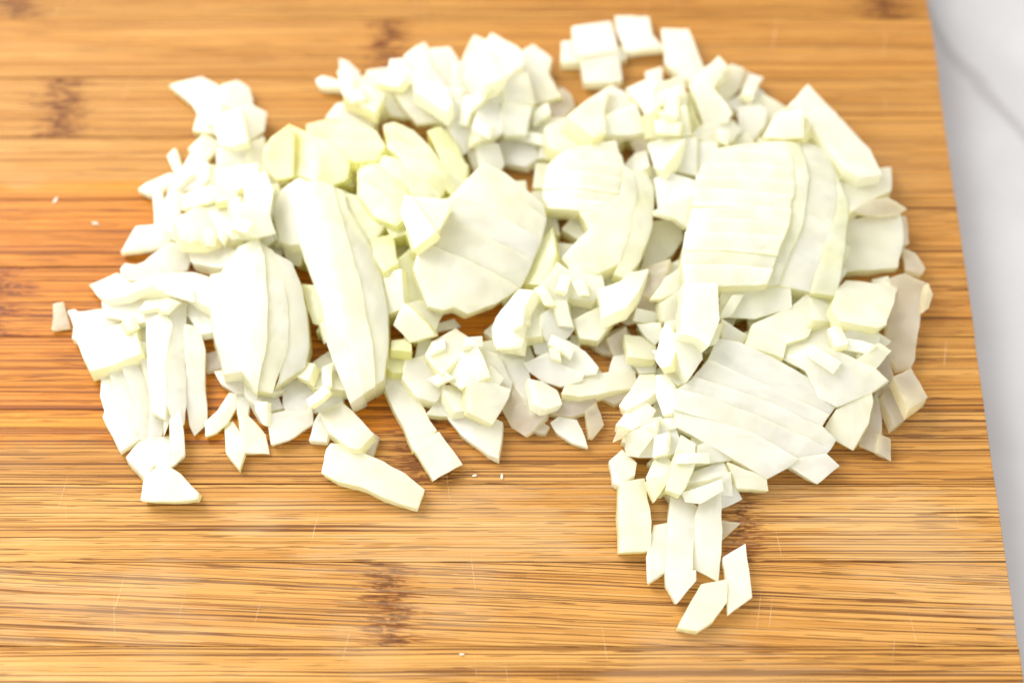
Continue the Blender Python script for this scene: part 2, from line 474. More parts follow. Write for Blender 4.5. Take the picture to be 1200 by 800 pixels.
B['G'] = ((560, 10), 'behind the arched slab', [
    ([(200,205),(260,170),(340,235),(330,280),(230,300),(190,280)], 'w', 6, 0),
    ([(100,330),(320,288),(385,412),(270,440),(130,440)], 'c', 7, 2),
    ([(0,330),(95,335),(125,440),(0,430)], 'w', 7, 1),
    ([(385,370),(430,400),(450,460),(410,500),(330,530),(300,490),(290,450),(380,420)], 't', 5, 0),
    ([(120,445),(250,460),(225,590),(130,590),(100,540)], 'w', 7, 1),
    ([(0,440),(110,440),(110,580),(0,620)], 'w', 7, 1),
    ([(250,460),(290,470),(320,540),(310,620),(270,640),(230,590)], 'c', 6, 0),
    ([(110,620),(270,610),(280,700),(220,740),(130,720),(90,650)], 'w', 6, 1),
    ([(0,640),(90,640),(120,730),(80,800),(10,780)], 'w', 6, 1),
    ([(320,560),(410,530),(440,510),(560,560),(540,620),(380,665),(330,640)], 'c', 7, 1),
    ([(430,505),(615,362),(590,480),(600,580),(545,600)], 'c', 8, 1),
    ([(620,362),(720,410),(795,580),(700,590),(603,585),(590,460)], 'w', 8, 2),
    ([(700,380),(780,340),(850,340),(850,460),(790,490),(740,420)], 'w', 6, 0),
    ([(790,300),(860,280),(860,335),(800,345)], 'w', 5, 0),
    ([(853,350),(960,320),(990,590),(870,600),(855,500)], 'c', 8, 1),
    ([(800,495),(850,470),(870,600),(810,600)], 'c', 6, 0),
    ([(985,420),(1040,540),(1010,590),(996,585)], 'y', 5, 0),
    ([(865,100),(985,100),(1060,290),(1010,350),(960,320),(880,250)], 'w', 6, 0),
    ([(1000,360),(1062,295),(1100,380),(1190,490),(1170,530),(1060,535)], 'w', 6, 1),
    ([(1065,300),(1130,225),(1165,270),(1130,330),(1100,370)], 'w', 6, 0),
    ([(1120,350),(1190,265),(1240,280),(1225,380),(1160,440),(1130,390)], 'c', 6, 0),
    ([(1240,290),(1280,310),(1260,360),(1228,370)], 't', 4, 0),
    ([(1170,440),(1290,370),(1335,390),(1300,440),(1210,470)], 'w', 5, 0),
    ([(1220,470),(1310,440),(1350,480),(1340,550),(1290,610),(1230,610),(1225,530)], 'w', 7, 1),
    ([(1300,440),(1340,405),(1440,465),(1380,550),(1350,570)], 'c', 5, 0),
    ([(1000,590),(1060,545),(1200,525),(1230,570),(1190,620),(1110,630)], 'c', 6, 1),
    ([(800,640),(820,605),(1020,612),(1022,780),(960,770),(830,740)], 'w', 8, 2),
    ([(1030,625),(1120,635),(1130,740),(1035,775)], 'w', 7, 1),
    ([(720,630),(790,600),(800,660),(740,670)], 't', 4, 0),
    ([(690,730),(740,680),(790,670),(800,730),(760,760),(720,760)], 'w', 5, 0),
    ([(1340,600),(1400,500),(1520,470),(1520,600),(1440,610)], 'c', 7, 1),
])
B['N'] = ((560, 10), 'in the stray cluster', [
    ([(445,92),(625,58),(645,200),(480,212),(455,170)], 'w', 8, 1),
    ([(395,160),(443,155),(478,215),(483,250),(395,250)], 'w', 5, 0),
    ([(485,222),(660,208),(672,335),(505,345)], 'w', 6, 1),
    ([(650,180),(690,190),(690,235),(660,235)], 'c', 4, 0),
    ([(645,45),(800,40),(815,130),(860,185),(700,195),(655,100)], 'w', 5, 0),
])
B['E'] = ((300, 200), 'beside the long wedge', [
    ([(400,100),(470,120),(540,190),(600,260),(560,310),(500,350),(450,290),(420,200)], 'y', 7, 1),
    ([(220,535),(290,540),(345,690),(330,720),(270,710),(240,640)], 'y', 6, 0),
    ([(310,720),(350,690),(365,770),(330,800)], 'w', 4, 0),
    ([(600,480),(675,465),(690,640),(610,670)], 'c', 7, 1),
    ([(640,440),(740,350),(745,440),(820,580),(800,620),(695,610),(680,470)], 'y', 6, 0),
    ([(690,620),(800,610),(890,640),(830,760),(720,800),(650,720)], 'c', 6, 1),
    ([(700,120),(900,140),(920,160),(860,270),(740,360),(720,290),(680,200)], 'c', 8, 2),
    ([(120,340),(180,320),(220,370),(200,440),(150,430)], 'c', 6, 1),
    ([(540,330),(640,300),(660,430),(600,470),(560,400)], 'y', 7, 1),
    ([(560,200),(690,210),(715,290),(640,310),(600,250)], 'y', 8, 1),
    ([(-60,20),(40,10),(75,90),(60,190),(-40,160)], 'w', 7, 1),
    ([(-110,170),(-30,150),(60,200),(90,290),(0,310),(-90,270)], 'w', 7, 1),
])
B['F'] = ((300, 400), 'below the long wedge', [
    ([(135,190),(205,180),(272,215),(255,270),(240,325),(150,325),(130,300)], 'w', 5, 0),
    ([(50,345),(130,328),(240,330),(262,300),(262,385),(150,455),(75,478)], 'w', 5, 0),
    ([(0,285),(48,290),(48,390),(35,385),(0,320)], 'w', 4, 0),
    ([(215,150),(340,48),(436,222),(270,216)], 'c', 6, 1),
    ([(270,222),(400,235),(405,290),(340,320),(275,325)], 'w', 4, 0),
    ([(255,460),(275,380),(300,335),(340,400),(325,465)], 'w', 4, 0),
    ([(300,330),(400,290),(450,330),(545,430),(480,500),(440,495),(345,420)], 'c', 6, 1),
    ([(490,500),(545,430),(570,450),(545,530)], 't', 3, 0),
    ([(310,610),(330,500),(350,475),(400,480),(470,510),(600,570),(690,620),(782,690),(752,772),(670,750),(600,728),(500,680),(380,650)], 'c', 5, 0),
    ([(595,130),(680,145),(720,210),(842,420),(740,505),(700,400),(650,310),(605,210)], 'c', 5, 0),
    ([(745,500),(855,428),(965,570),(835,645)], 'c', 5, 1),
    ([(690,170),(700,90),(780,70),(880,150),(885,210),(840,280),(760,260)], 'c', 7, 1),
    ([(800,340),(880,250),(930,290),(1000,330),(930,345)], 'c', 4, 0),
    ([(890,345),(1000,330),(1130,370),(1150,380),(1130,545),(1090,525),(960,430)], 'w', 4, 0),
    ([(880,210),(1000,205),(990,320),(940,320),(890,250)], 'w', 5, 0),
    ([(1000,190),(1040,30),(1130,60),(1195,190),(1180,260),(1110,380),(1000,330),(990,260)], 'c', 6, 1),
    ([(800,60),(830,0),(940,-60),(1020,0),(1060,70),(1090,160),(960,220),(890,170)], 'c', 6, 1),
    ([(610,110),(620,40),(700,20),(730,50),(690,140),(640,140)], 'y', 6, 0),
    ([(640,0),(720,-10),(725,40),(640,30)], 'y', 5, 0),
])
B['H'] = ((560, 200), 'before the arched slab', [
    ([(830,40),(900,10),(1020,50),(1020,220),(985,260),(930,220),(850,200)], 'w', 7, 1),
    ([(820,240),(950,220),(955,320),(910,390),(830,450),(765,450),(800,330)], 'c', 6, 1),
    ([(765,460),(900,420),(870,500),(800,590),(740,560)], 't', 5, 0),
    ([(820,600),(880,500),(970,450),(1000,480),(930,560),(860,600)], 'w', 6, 1),
    ([(210,520),(290,330),(350,270),(365,380),(350,440),(300,530)], 'y', 6, 0),
    ([(300,540),(370,430),(440,480),(430,570),(400,640),(350,640),(295,580)], 'c', 7, 1),
    ([(430,450),(540,420),(580,490),(590,560),(540,600),(440,590)], 'w', 7, 1),
    ([(560,560),(670,520),(700,485),(795,462),(745,560),(690,640),(590,680)], 'w', 7, 2),
    ([(570,640),(680,650),(560,790),(480,780),(450,700)], 'c', 7, 1),
    ([(300,680),(350,640),(420,680),(450,740),(420,780),(340,800),(290,760)], 'w', 6, 1),
    ([(190,620),(260,600),(320,620),(300,690),(290,770),(190,780)], 'c', 6, 0),
    ([(90,690),(190,560),(255,565),(215,640),(195,760),(180,830),(80,820),(70,740)], 'w', 7, 1),
    ([(690,640),(750,565),(850,640),(790,700),(700,720),(650,690)], 't', 4, 0),
    ([(760,740),(780,690),(850,730),(850,800),(790,790)], 'w', 5, 0),
    ([(600,770),(690,730),(715,770),(640,800)], 't', 4, 0),
    ([(870,620),(960,560),(1000,620),(960,700),(880,700)], 'w', 7, 1),
    ([(880,710),(960,700),(1010,760),(1000,860),(920,860),(860,790)], 'w', 7, 1),
    ([(990,580),(1060,540),(1130,600),(1100,700),(1010,690)], 'w', 7, 1),
])
B['J'] = ((560, 380), 'beside the striped slab', [
    ([(110,150),(220,170),(240,260),(310,400),(250,420),(160,270)], 'w', 4, 0),
    ([(120,400),(160,290),(250,400),(320,410),(310,440),(220,515),(160,480)], 't', 4, 0),
    ([(260,490),(300,460),(330,480),(315,505),(280,500)], 't', 3, 0),
    ([(320,390),(400,350),(545,340),(555,390),(440,428),(340,415)], 't', 4, 0),
    ([(260,80),(310,45),(420,80),(500,130),(560,200),(550,225),(490,235),(380,190),(330,150),(270,130)], 'w', 6, 1),
    ([(220,180),(330,140),(380,190),(490,230),(480,260),(390,290),(300,260),(240,215)], 'w', 6, 1),
    ([(240,260),(300,270),(370,310),(390,370),(310,390),(270,370)], 'w', 5, 0),
    ([(395,325),(410,290),(560,235),(730,222),(738,290),(560,325),(470,335)], 'c', 5, 1),
    ([(580,340),(700,315),(690,345),(640,370)], 't', 3, 0),
    ([(345,460),(380,435),(460,450),(480,490),(510,570),(440,545),(370,500)], 'w', 3, 0),
    ([(510,410),(555,370),(585,470),(540,530),(525,525)], 't', 3, 0),
    ([(530,90),(600,70),(640,140),(590,130)], 't', 3, 0),
    ([(610,70),(690,20),(710,90),(690,130),(640,140)], 't', 4, 0),
    ([(690,50),(770,60),(830,100),(830,160),(710,145)], 'c', 5, 1),
    ([(620,220),(640,150),(700,140),(720,215)], 'w', 4, 0),
    ([(700,150),(830,140),(830,220),(760,225)], 'w', 5, 0),
    ([(750,0),(850,0),(860,60),(830,90),(790,60)], 'c', 6, 0),
    ([(830,160),(870,20),(900,0),(930,100),(900,190),(860,200)], 'c', 7, 1),
    ([(670,380),(760,240),(830,240),(835,310),(780,350),(700,400)], 'w', 5, 0),
    ([(655,465),(690,420),(790,370),(830,400),(800,450),(720,490)], 'w', 5, 0),
    ([(640,540),(660,490),(705,490),(680,520)], 't', 2, 0),
    ([(690,580),(710,510),(830,460),(900,440),(930,500),(950,580),(880,620),(760,620),(700,610)], 'w', 6, 1),
    ([(620,640),(680,590),(740,650),(730,700),(660,750),(640,740)], 'w', 5, 0),
    ([(790,720),(830,630),(880,620),(910,660),(890,730),(840,800),(820,800)], 'c', 5, 0),
    ([(890,770),(910,640),(960,520),(1020,560),(1010,660),(970,760),(950,790)], 'c', 6, 1),
    ([(1035,570),(1060,560),(1180,590),(1200,630),(1030,650)], 'w', 6, 0),
    ([(990,740),(1010,690),(1150,645),(1170,690),(1080,720)], 'w', 5, 0),
    ([(970,790),(1080,720),(1180,700),(1190,800)], 'w', 4, 0),
    ([(920,50),(1000,0),(1040,100),(1050,160),(980,260),(960,200)], 'w', 8, 1),
    ([(1005,-5),(1140,0),(1110,90),(1045,110)], 'c', 7, 1),
    ([(870,140),(920,130),(960,200),(980,260),(940,280),(880,240)], 'c', 6, 0),
    ([(840,240),(880,240),(920,290),(910,410),(870,420),(840,340)], 'w', 6, 0),
    ([(1175,650),(1350,722),(1358,772),(1220,762)], 'c', 5, 0),
])
B['K'] = ((660, 560), 'in the spilled bundle', [
    ([(265,20),(380,0),(412,200),(402,335),(272,335)], 'c', 5, 0),
    ([(395,20),(440,0),(500,0),(430,105)], 'c', 5, 1),
    ([(500,0),(590,0),(570,60),(500,70)], 'w', 4, 0),
    ([(400,478),(395,370),(430,220),(500,205),(510,300),(490,420)], 'w', 4, 0),
    ([(500,80),(560,80),(620,130),(612,300),(606,440),(622,435),(618,478),(527,578),(490,500),(495,300)], 'w', 5, 1),
    ([(620,180),(640,120),(740,60),(735,300),(725,482),(620,418)], 'w', 5, 1),
    ([(560,70),(740,15),(745,55),(640,115),(575,110)], 'w', 4, 2),
    ([(745,140),(748,50),(800,30),(835,95)], 'w', 4, 0),
    ([(745,205),(825,208),(748,280)], 't', 3, 0),
    ([(755,375),(850,315),(882,555),(778,635),(772,480)], 'w', 4, 0),
    ([(545,700),(650,500),(765,480),(762,575),(700,660),(630,708)], 'c', 5, 0),
])
B['L'] = ((800, 220), 'towards the marble counter', [
    ([(500,-390),(585,-490),(720,-340),(870,-180),(925,-70),(830,-60),(760,-100),(700,-170),(600,-310),(550,-370)], 'w', 7, 1),
    ([(440,-340),(495,-375),(545,-365),(600,-300),(560,-240),(400,-245)], 'c', 6, 0),
    ([(600,-240),(640,-240),(720,-160),(780,-70),(735,-40),(690,-120)], 'y', 5, 0),
    ([(735,-40),(850,-65),(940,-90),(975,-95),(975,10),(880,60),(790,105),(770,60)], 'c', 6, 0),
    ([(780,110),(880,60),(960,50),(1045,100),(1000,125),(930,130)], 't', 4, 0),
    ([(765,160),(1018,118),(1028,240),(1005,372),(760,385)], 'c', 8, 2),
    ([(1025,140),(1045,140),(1055,260),(1030,270)], 't', 5, 0),
    ([(1035,280),(1085,310),(1130,380),(1120,400),(1050,380)], 't', 5, 0),
    ([(965,430),(1040,405),(1150,455),(1140,520),(1105,600),(1085,800),(1070,840),(1010,850),(950,760),(960,640),(1000,470)], 't', 6, 0),
    ([(1150,455),(1170,500),(1150,560),(1130,580)], 't', 4, 0),
    ([(730,480),(770,440),(1000,465),(985,540),(950,640),(920,655),(740,620),(700,560)], 'c', 7, 2),
    ([(890,428),(960,420),(968,458),(890,440)], 'c', 5, 0),
    ([(605,500),(730,480),(740,610),(690,625),(612,615)], 'c', 6, 1),
    ([(170,600),(190,455),(500,465),(510,560),(340,610)], 'c', 6, 1),
    ([(330,640),(510,560),(600,492),(605,645),(580,690),(480,725),(470,790),(300,740)], 'c', 6, 2),
    ([(480,735),(600,685),(725,632),(712,752),(600,800),(480,790)], 'c', 6, 1),
    ([(720,705),(800,665),(920,690),(910,740),(820,810),(720,770)], 'w', 6, 0),
    ([(820,812),(925,730),(975,765),(900,850),(860,870)], 'c', 6, 1),
    ([(185,620),(300,690),(270,740),(190,720)], 'c', 6, 1),
    ([(10,450),(160,455),(168,620),(120,740),(80,700),(0,680)], 'w', 8, 2),
])
B['M'] = ((800, 380), 'peeking from the striped slab', [
    ([(480,160),(600,95),(660,100),(890,205),(960,265),(880,315),(720,380),(640,340),(580,215)], 'w', 7, 1),
    ([(890,205),(960,150),(990,250),(930,330),(895,310),(972,275)], 't', 5, 0),
    ([(670,490),(720,400),(885,322),(890,360),(865,460),(795,580),(720,540)], 'c', 6, 1),
    ([(830,565),(880,370),(920,320),(925,585),(900,595)], 't', 4, 0),
    ([(925,520),(970,540),(975,632),(915,600)], 't', 3, 0),
    ([(935,345),(985,250),(1070,400),(1065,415),(995,468)], 't', 5, 0),
    ([(990,245),(1070,210),(1140,335),(1065,395)], 't', 6, 0),
])
# slabs that still hold together, each a thing made of slices (photograph pixels)
SLABS = [
    ('onion_slab', 'fan-shaped white onion slab, slices still together, beside the long curved wedge', 10, [
        ([(283,283),(300,276),(308,300),(312,350),(312,400),(300,452),(283,430),(262,430),(258,410),(250,385),(246,355),(248,330),(262,310)], 'w'),
        ([(302,277),(318,292),(328,320),(336,360),(336,405),(318,455),(303,452),(314,400),(315,350),(310,300)], 'c'),
        ([(320,293),(340,305),(352,335),(358,370),(360,400),(355,425),(335,440),(323,450),(339,405),(339,360),(331,320)], 'c')], 0.005, None),
    ('onion_wedge', 'long curved pale onion wedge lying along the middle of the heap', 10, [
        ([(321,225),(330,215),(350,206),(360,212),(372,270),(392,340),(408,400),(422,455),(410,461),(397,430),(385,400),(380,360),(365,320),(352,282),(340,280),(328,272),(322,250)], 'w'),
        ([(362,211),(375,210),(388,214),(402,270),(420,330),(434,400),(437,446),(424,454),(411,400),(395,340),(375,270)], 'c'),
        ([(390,215),(400,218),(405,240),(420,265),(435,288),(445,320),(452,362),(452,400),(448,438),(440,444),(437,400),(423,330),(405,270)], 'c')], 0.005, None),
    ('onion_slab', 'square sliced onion slab tilted on top of the heap', 9, [
        ([(550,207),(567,189),(590,201),(637,238),(639,252),(600,228)], 'c'),
        ([(548,209),(598,230),(639,254),(634,275),(585,252),(532,226)], 'c'),
        ([(530,228),(583,254),(633,278),(624,300),(572,280),(518,250)], 'w'),
        ([(516,252),(570,282),(623,303),(610,332),(560,310),(500,282)], 'c'),
        ([(498,284),(558,312),(607,335),(580,352),(548,364),(533,356),(520,359),(503,354),(495,335),(486,312),(490,292)], 'c')], 0.002, None),
    ('onion_slab', 'arched onion slab of nested layers behind the tumbled front dice', 9, [
        ([(638,225),(642,190),(660,175),(722,163),(730,195),(725,230),(707,245),(680,246),(645,238)], 'c'),
        ([(680,248),(708,247),(728,231),(733,195),(741,200),(745,225),(735,275),(725,305),(700,315),(668,305),(661,296),(692,270)], 'c'),
        ([(744,199),(758,198),(766,215),(764,260),(750,300),(733,320),(722,316),(730,303),(738,275),(748,225)], 'g')], 0.004, (8, 17)),
    ('onion_slab', 'large rounded onion slab with nested layers, broadest piece on the heap', 11, [
        ([(838,171),(880,167),(922,163),(930,210),(922,265),(898,328),(850,328),(805,325),(800,300),(805,270),(815,235),(818,205)], 'c'),
        ([(924,163),(936,163),(946,210),(938,265),(912,329),(900,329),(924,265),(932,210)], 'g'),
        ([(938,163),(955,164),(971,168),(976,195),(980,230),(972,270),(950,335),(914,330),(940,265),(948,210)], 'c'),
        ([(973,170),(979,195),(992,235),(993,250),(988,295),(982,336),(953,336),(975,270),(983,230)], 'g')], 0.006, (6, 16)),
    ('onion_slab', 'flat onion slab cut in parallel strips hanging over bare bamboo', 6, [
        ([(842,395),(865,399),(920,427),(978,461),(978,474),(971,484),(900,452),(832,420)], 'w'),
        ([(831,422),(899,454),(970,486),(962,499),(890,466),(815,440)], 'w'),
        ([(814,442),(889,468),(963,501),(978,514),(972,524),(885,485),(797,453)], 'w'),
        ([(796,455),(884,487),(971,526),(966,531),(935,536),(880,506),(792,476)], 'w'),
        ([(791,478),(879,508),(934,538),(925,545),(899,558),(874,543),(825,514),(794,496)], 'w'),
        ([(938,538),(968,532),(982,545),(958,564),(928,546)], 'w')], 0.0012, None),
    ('onion_core', 'yellow-green onion core slab of close curved layers behind the long wedge', 9, [
        ([(420,196),(428,186),(450,183),(470,190),(478,215),(480,250),(465,262),(440,250),(420,222)], 'y'),
        ([(450,140),(460,137),(482,150),(502,172),(518,195),(520,222),(512,238),(483,250),(481,215),(472,188),(455,170)], 'y'),
        ([(502,150),(515,143),(530,158),(547,190),(546,210),(530,228),(523,222),(521,195),(512,172)], 'y'),
        ([(484,252),(513,240),(530,232),(520,250),(500,285),(484,290),(478,270)], 'y')], 0.004, (38, 20)),
]

CELL = 0.001
GX0, GY0, GN, GM = -0.15, -0.15, 300, 320
HM = np.zeros((GM, GN))
gx, gy = np.meshgrid(GX0 + (np.arange(GN) + 0.5) * CELL, GY0 + (np.arange(GM) + 0.5) * CELL)


def inside(poly, X, Y):
    r = np.zeros(X.shape, bool)
    j = len(poly) - 1
    for i in range(len(poly)):
        xi, yi = poly[i]
        xj, yj = poly[j]
        if yi != yj:
            r ^= ((yi > Y) != (yj > Y)) & (X < (xj - xi) * (Y - yi) / (yj - yi) + xi)
        j = i
    return r


def settle(polypx, t, rnd, maxslope=0.33, pct=72, tilt=0.13):
    """Rest a piece on what lies below it; returns top-plane (z0, sx, sy, cx, cy)."""
    z0, sx, sy = 0.004, 0.0, 0.0
    for it in range(3):
        P = [on_z(x, y, z0 + t) for x, y in polypx]
        cx = sum(p.x for p in P) / len(P)
        cy = sum(p.y for p in P) / len(P)
        mk = inside([(p.x, p.y) for p in P], gx, gy)
        if mk.sum() < 3:
            mk = (abs(gx - cx) < CELL * 1.5) & (abs(gy - cy) < CELL * 1.5)
        h = HM[mk]
        X = gx[mk] - cx
        Y = gy[mk] - cy
        sx = sy = 0.0
        if mk.sum() > 12 and h.max() > 0.0015:
            A = np.stack([X, Y, np.ones_like(X)], 1)
            s = np.linalg.lstsq(A, h, rcond=None)[0]
            sx = float(np.clip(s[0] * 0.8, -maxslope, maxslope))
            sy = float(np.clip(s[1] * 0.8, -maxslope, maxslope))
        z0 = float(np.percentile(h - sx * X - sy * Y, pct))
    if h.max() > 0.001:
        sx += rnd.uniform(-tilt, tilt)
        sy += rnd.uniform(-tilt, tilt)
    return z0, sx, sy, cx, cy


def outline(polypx, pl, t):
    z0, sx, sy, cx, cy = pl
    out = []
    for x, y in polypx:
        d = ray(x, y)
        # CAM.z + k d.z = z0 + t + sx (X-cx) + sy (Y-cy)
        k = (z0 + t + sx * (CAM.x - cx) + sy * (CAM.y - cy) - CAM.z) / (d.z - sx * d.x - sy * d.y)
        out.append(CAM + d * k)
    return out


def grow_poly(p, d):
    n = len(p)
    sg = 1 if sum(p[i][0] * p[(i + 1) % n][1] - p[(i + 1) % n][0] * p[i][1] for i in range(n)) > 0 else -1
    out = []
    for i in range(n):
        a, b, c = p[i - 1], p[i], p[(i + 1) % n]
        e1 = Vector((b[0] - a[0], b[1] - a[1])).normalized()
        e2 = Vector((c[0] - b[0], c[1] - b[1])).normalized()
        nn = Vector((e1.y + e2.y, -e1.x - e2.x))
        L = max(nn.length, 0.6)
        nn = nn / L * min(2 / L, 1.6) * d * sg
        out.append((b[0] + nn.x, b[1] + nn.y))
    return out


def halfplane(p, nx, ny, d):
    out = []
    for i in range(len(p)):
        a, b = p[i - 1], p[i]
        da, db = a[0] * nx + a[1] * ny - d, b[0] * nx + b[1] * ny - d
        if (da < 0) != (db < 0):
            t = da / (da - db)
            out.append((a[0] + (b[0] - a[0]) * t, a[1] + (b[1] - a[1]) * t))
        if db >= 0:
            out.append(b)
    return out


def area2(p):
    return abs(sum(p[i - 1][0] * p[i][1] - p[i][0] * p[i - 1][1] for i in range(len(p)))) / 2


def knife(poly, ang, step, rnd):
    """Cut an outline (pixels) into parallel slices."""
    nx, ny = -math.sin(math.radians(ang)), math.cos(math.radians(ang))
    q = [x * nx + y * ny for x, y in poly]
    d = min(q)
    out = []
    while d < max(q):
        e = d + step * rnd.uniform(0.85, 1.15)
        if max(q) - e < step * 0.45:
            e = max(q) + 1
        s = halfplane(halfplane(poly, nx, ny, d), -nx, -ny, -e)
        if len(s) >= 3 and area2(s) > 40:
            j = rnd.uniform(-1, 1)
            out.append([(x + ny * j * 1.1, y - nx * j * 1.1) for x, y in s])
        d = e
    return out


def soften(pts, rnd, amt=0.09):
    """Subdivide an outline and bend it slightly, as pieces of a curved onion layer are."""
    n = len(pts)
    c = sum(pts, Vector()) / n
    size = max((p - c).length for p in pts)
    a = rnd.uniform(0, 2 * math.pi)
    ux, uy = math.cos(a), math.sin(a)
    k = rnd.choice((-1, 1)) * rnd.uniform(0.3, 1) * amt / size
    res = []
    for i in range(n):
        p, q = pts[i], pts[(i + 1) % n]
        L = (q - p).length
        m = 1 if L < 0.003 else (2 if L < 0.006 else 4)
        dd = q - p
        nrm = Vector((dd.y, -dd.x, 0))
        for t in range(m):
            f = t / m
            w = p.lerp(q, f)
            if t:
                w = w + nrm * rnd.uniform(-0.012, 0.012)
            g = w - c
            along = g.x * ux + g.y * uy
            d = k * (along * along - size * size * 0.3)
            res.append(Vector((w.x - uy * d, w.y + ux * d, w.z)))
    return res


def solid(name, top, t, pl, mat, rnd, parent=None, bend=None, origin=None, taper=None, dome=None):
    z0, sx, sy, cx, cy = pl
    nrm = Vector((-sx, -sy, 1)).normalized()
    c = sum(top, Vector()) / len(top)
    org = origin or (c - nrm * t)
    bm = bmesh.new()
    tv = [bm.verts.new(p - org) for p in top]
    try:
        f = bm.faces.new(tv)
    except ValueError:
        bm.free()
        return None
    f.normal_update()
    if f.normal.z < 0:
        f.normal_flip()
    ex = bmesh.ops.extrude_face_region(bm, geom=[f])
    bot = [v for v in ex['geom'] if isinstance(v, bmesh.types.BMVert)]
    k = taper if taper else rnd.uniform(0.93, 1.05)
    sh = Vector((rnd.uniform(-0.12, 0.12) * t, rnd.uniform(0.0, 0.2) * t, 0))
    cl = c - org
    for v in bot:
        v.co = cl + (v.co - cl) * k - nrm * t + sh
        w = v.co + org
        if w.z < 0.00012:
            v.co.z += 0.00012 - w.z
    bmesh.ops.recalc_face_normals(bm, faces=bm.faces)
    for f in bm.faces:
        f.normal_update()
        f.material_index = 0 if f.normal.z > 0.6 else 1  # all side faces, cut ones too, take the yellower membrane and shade tint
    es = [e for e in bm.edges if e.calc_face_angle(0) > math.radians(28)]
    bmesh.ops.bevel(bm, geom=es, offset=min(0.0003, t * 0.07), segments=2, profile=0.55, affect='EDGES', clamp_overlap=True, material=-1)
    # cut lines so that the slab can curve
    size = max((p - c).length for p in top) * 2
    if size > 0.007:
        a0 = rnd.uniform(0, math.pi)
        for a in (a0, a0 + math.pi / 2):
            d = Vector((math.cos(a), math.sin(a), 0))
            r = size / 2
            q = -r
            while q < r:
                bmesh.ops.bisect_plane(bm, geom=bm.verts[:] + bm.edges[:] + bm.faces[:], plane_co=cl + d * q, plane_no=d, dist=1e-7)
                q += 0.0026
    a = rnd.uniform(0, math.pi) if bend is None else bend[0]
    amp = (rnd.uniform(-0.2, 1.0) if bend is None else bend[1]) * 0.075 * size
    amp = min(amp, 0.0011) if bend is None else bend[1]
    d = Vector((math.cos(a), math.sin(a), 0))
    off = Vector((rnd.uniform(0, 90), rnd.uniform(0, 90), 3))
    for v in bm.verts:
        u = (v.co - cl).dot(d) / (size / 2)
        if dome:
            dc, (e1, r1), (e2, r2), da = dome
            g = (v.co + org - dc)
            q1, q2 = (g.x * e1[0] + g.y * e1[1]) / r1, (g.x * e2[0] + g.y * e2[1]) / r2
            v.co.z -= da * (min(q1 * q1 + q2 * q2, 1.4) - 0.35)
        else:
            v.co.z -= amp * (u * u - 0.25)
        q = (v.co) * 220 + off
        v.co += Vector((mnoise.noise(q), mnoise.noise(q + Vector((9, 0, 0))), mnoise.noise(q + Vector((0, 9, 0))))) * 0.00018
        if v.co.z + org.z < 0.0001:
            v.co.z = 0.0001 - org.z
    bmesh.ops.triangulate(bm, faces=[f for f in bm.faces if len(f.verts) > 4])
    return link_mesh(name, bm, mat, org, parent)


def stamp(top, pl, t):
    global HM
    z0, sx, sy, cx, cy = pl
    mk = inside([(p.x, p.y) for p in top], gx, gy)
    z = z0 + t + sx * (gx - cx) + sy * (gy - cy)
    HM = np.where(mk, np.maximum(HM, z), HM)


def measure(top):
    n = len(top)
    a = np.array([(p.x, p.y) for p in top])
    area = abs(sum(a[i][0] * a[(i + 1) % n][1] - a[(i + 1) % n][0] * a[i][1] for i in range(n))) / 2
    w = np.linalg.eigvalsh(np.cov((a - a.mean(0)).T))
    return area * 1e6, math.sqrt(max(w[1], 1e-12) / max(w[0], 1e-12))


TINT = {'w': 'white', 'y': 'yellow-green', 'g': 'pale green', 'c': 'creamy', 't': 'translucent'}


def describe(top, tint, npts, z0, bare):
    area, el = measure(top)
    sides = {3: 'three-sided', 4: 'four-sided', 5: 'five-sided', 6: 'six-sided'}.get(npts, 'ragged-edged')
    lie = 'flat on bamboo' if bare else ('perched on others' if z0 > 0.0055 else 'propped on others')
    if area < 26:
        nm, size = 'onion_scrap', 'tiny'
    elif el > 2.3:
        nm, size = 'onion_stick', 'long' if area > 70 else 'slim'
    elif area > 120:
        nm, size = 'onion_chunk', 'very broad' if area > 190 else 'broad'
    else:
        nm, size = 'onion_dice', 'small' if area < 62 else 'middling'
    return nm, '%s %s %s %s %s' % (size, sides, TINT[tint], nm.replace('_', ' '), lie), nm.replace('_', ' ')


# -- dice buried in the body of the heap: they carry what lies on top
ZONES = [
    ([(205,215),(300,180),(335,200),(340,290),(250,300),(205,290)], 6),
    ([(235,110),(290,120),(300,180),(240,190)], 3),
    ([(255,290),(350,290),(350,410),(262,420)], 6),
    ([(150,345),(235,345),(235,395),(210,410),(150,400)], 3),
    ([(320,170),(470,150),(530,210),(490,330),(445,410),(405,410),(350,280)], 7),
    ([(375,105),(470,80),(560,60),(630,95),(640,170),(560,170),(470,130)], 5),
    ([(490,220),(560,195),(635,240),(612,325),(540,350),(490,330)], 7),
    ([(640,150),(750,120),(775,200),(760,260),(730,320),(640,300)], 6),
    ([(760,120),(830,90),(960,130),(1010,200),(1010,250),(990,340),(880,360),(780,340),(770,220)], 7),
    ([(770,340),(1030,340),(1030,420),(940,440),(850,430),(770,400)], 6),
    ([(800,430),(860,420),(960,480),(930,510),(850,490),(790,480)], 5),
    ([(455,350),(770,300),(790,370),(700,395),(600,430),(470,420)], 4),
    ([(740,420),(790,420),(830,500),(860,560),(800,590),(740,520)], 3),
]
HOLES = [(231,315,9), (365,408,12), (527,365,8), (565,368,6), (650,421,5), (685,405,14), (744,384,8), (747,440,5), (736,180,8), (690,120,16), (630,128,8), (804,270,6), (475,440,16), (880,120,20), (1080,300,30), (205,240,10)]
rb = random.Random(5)
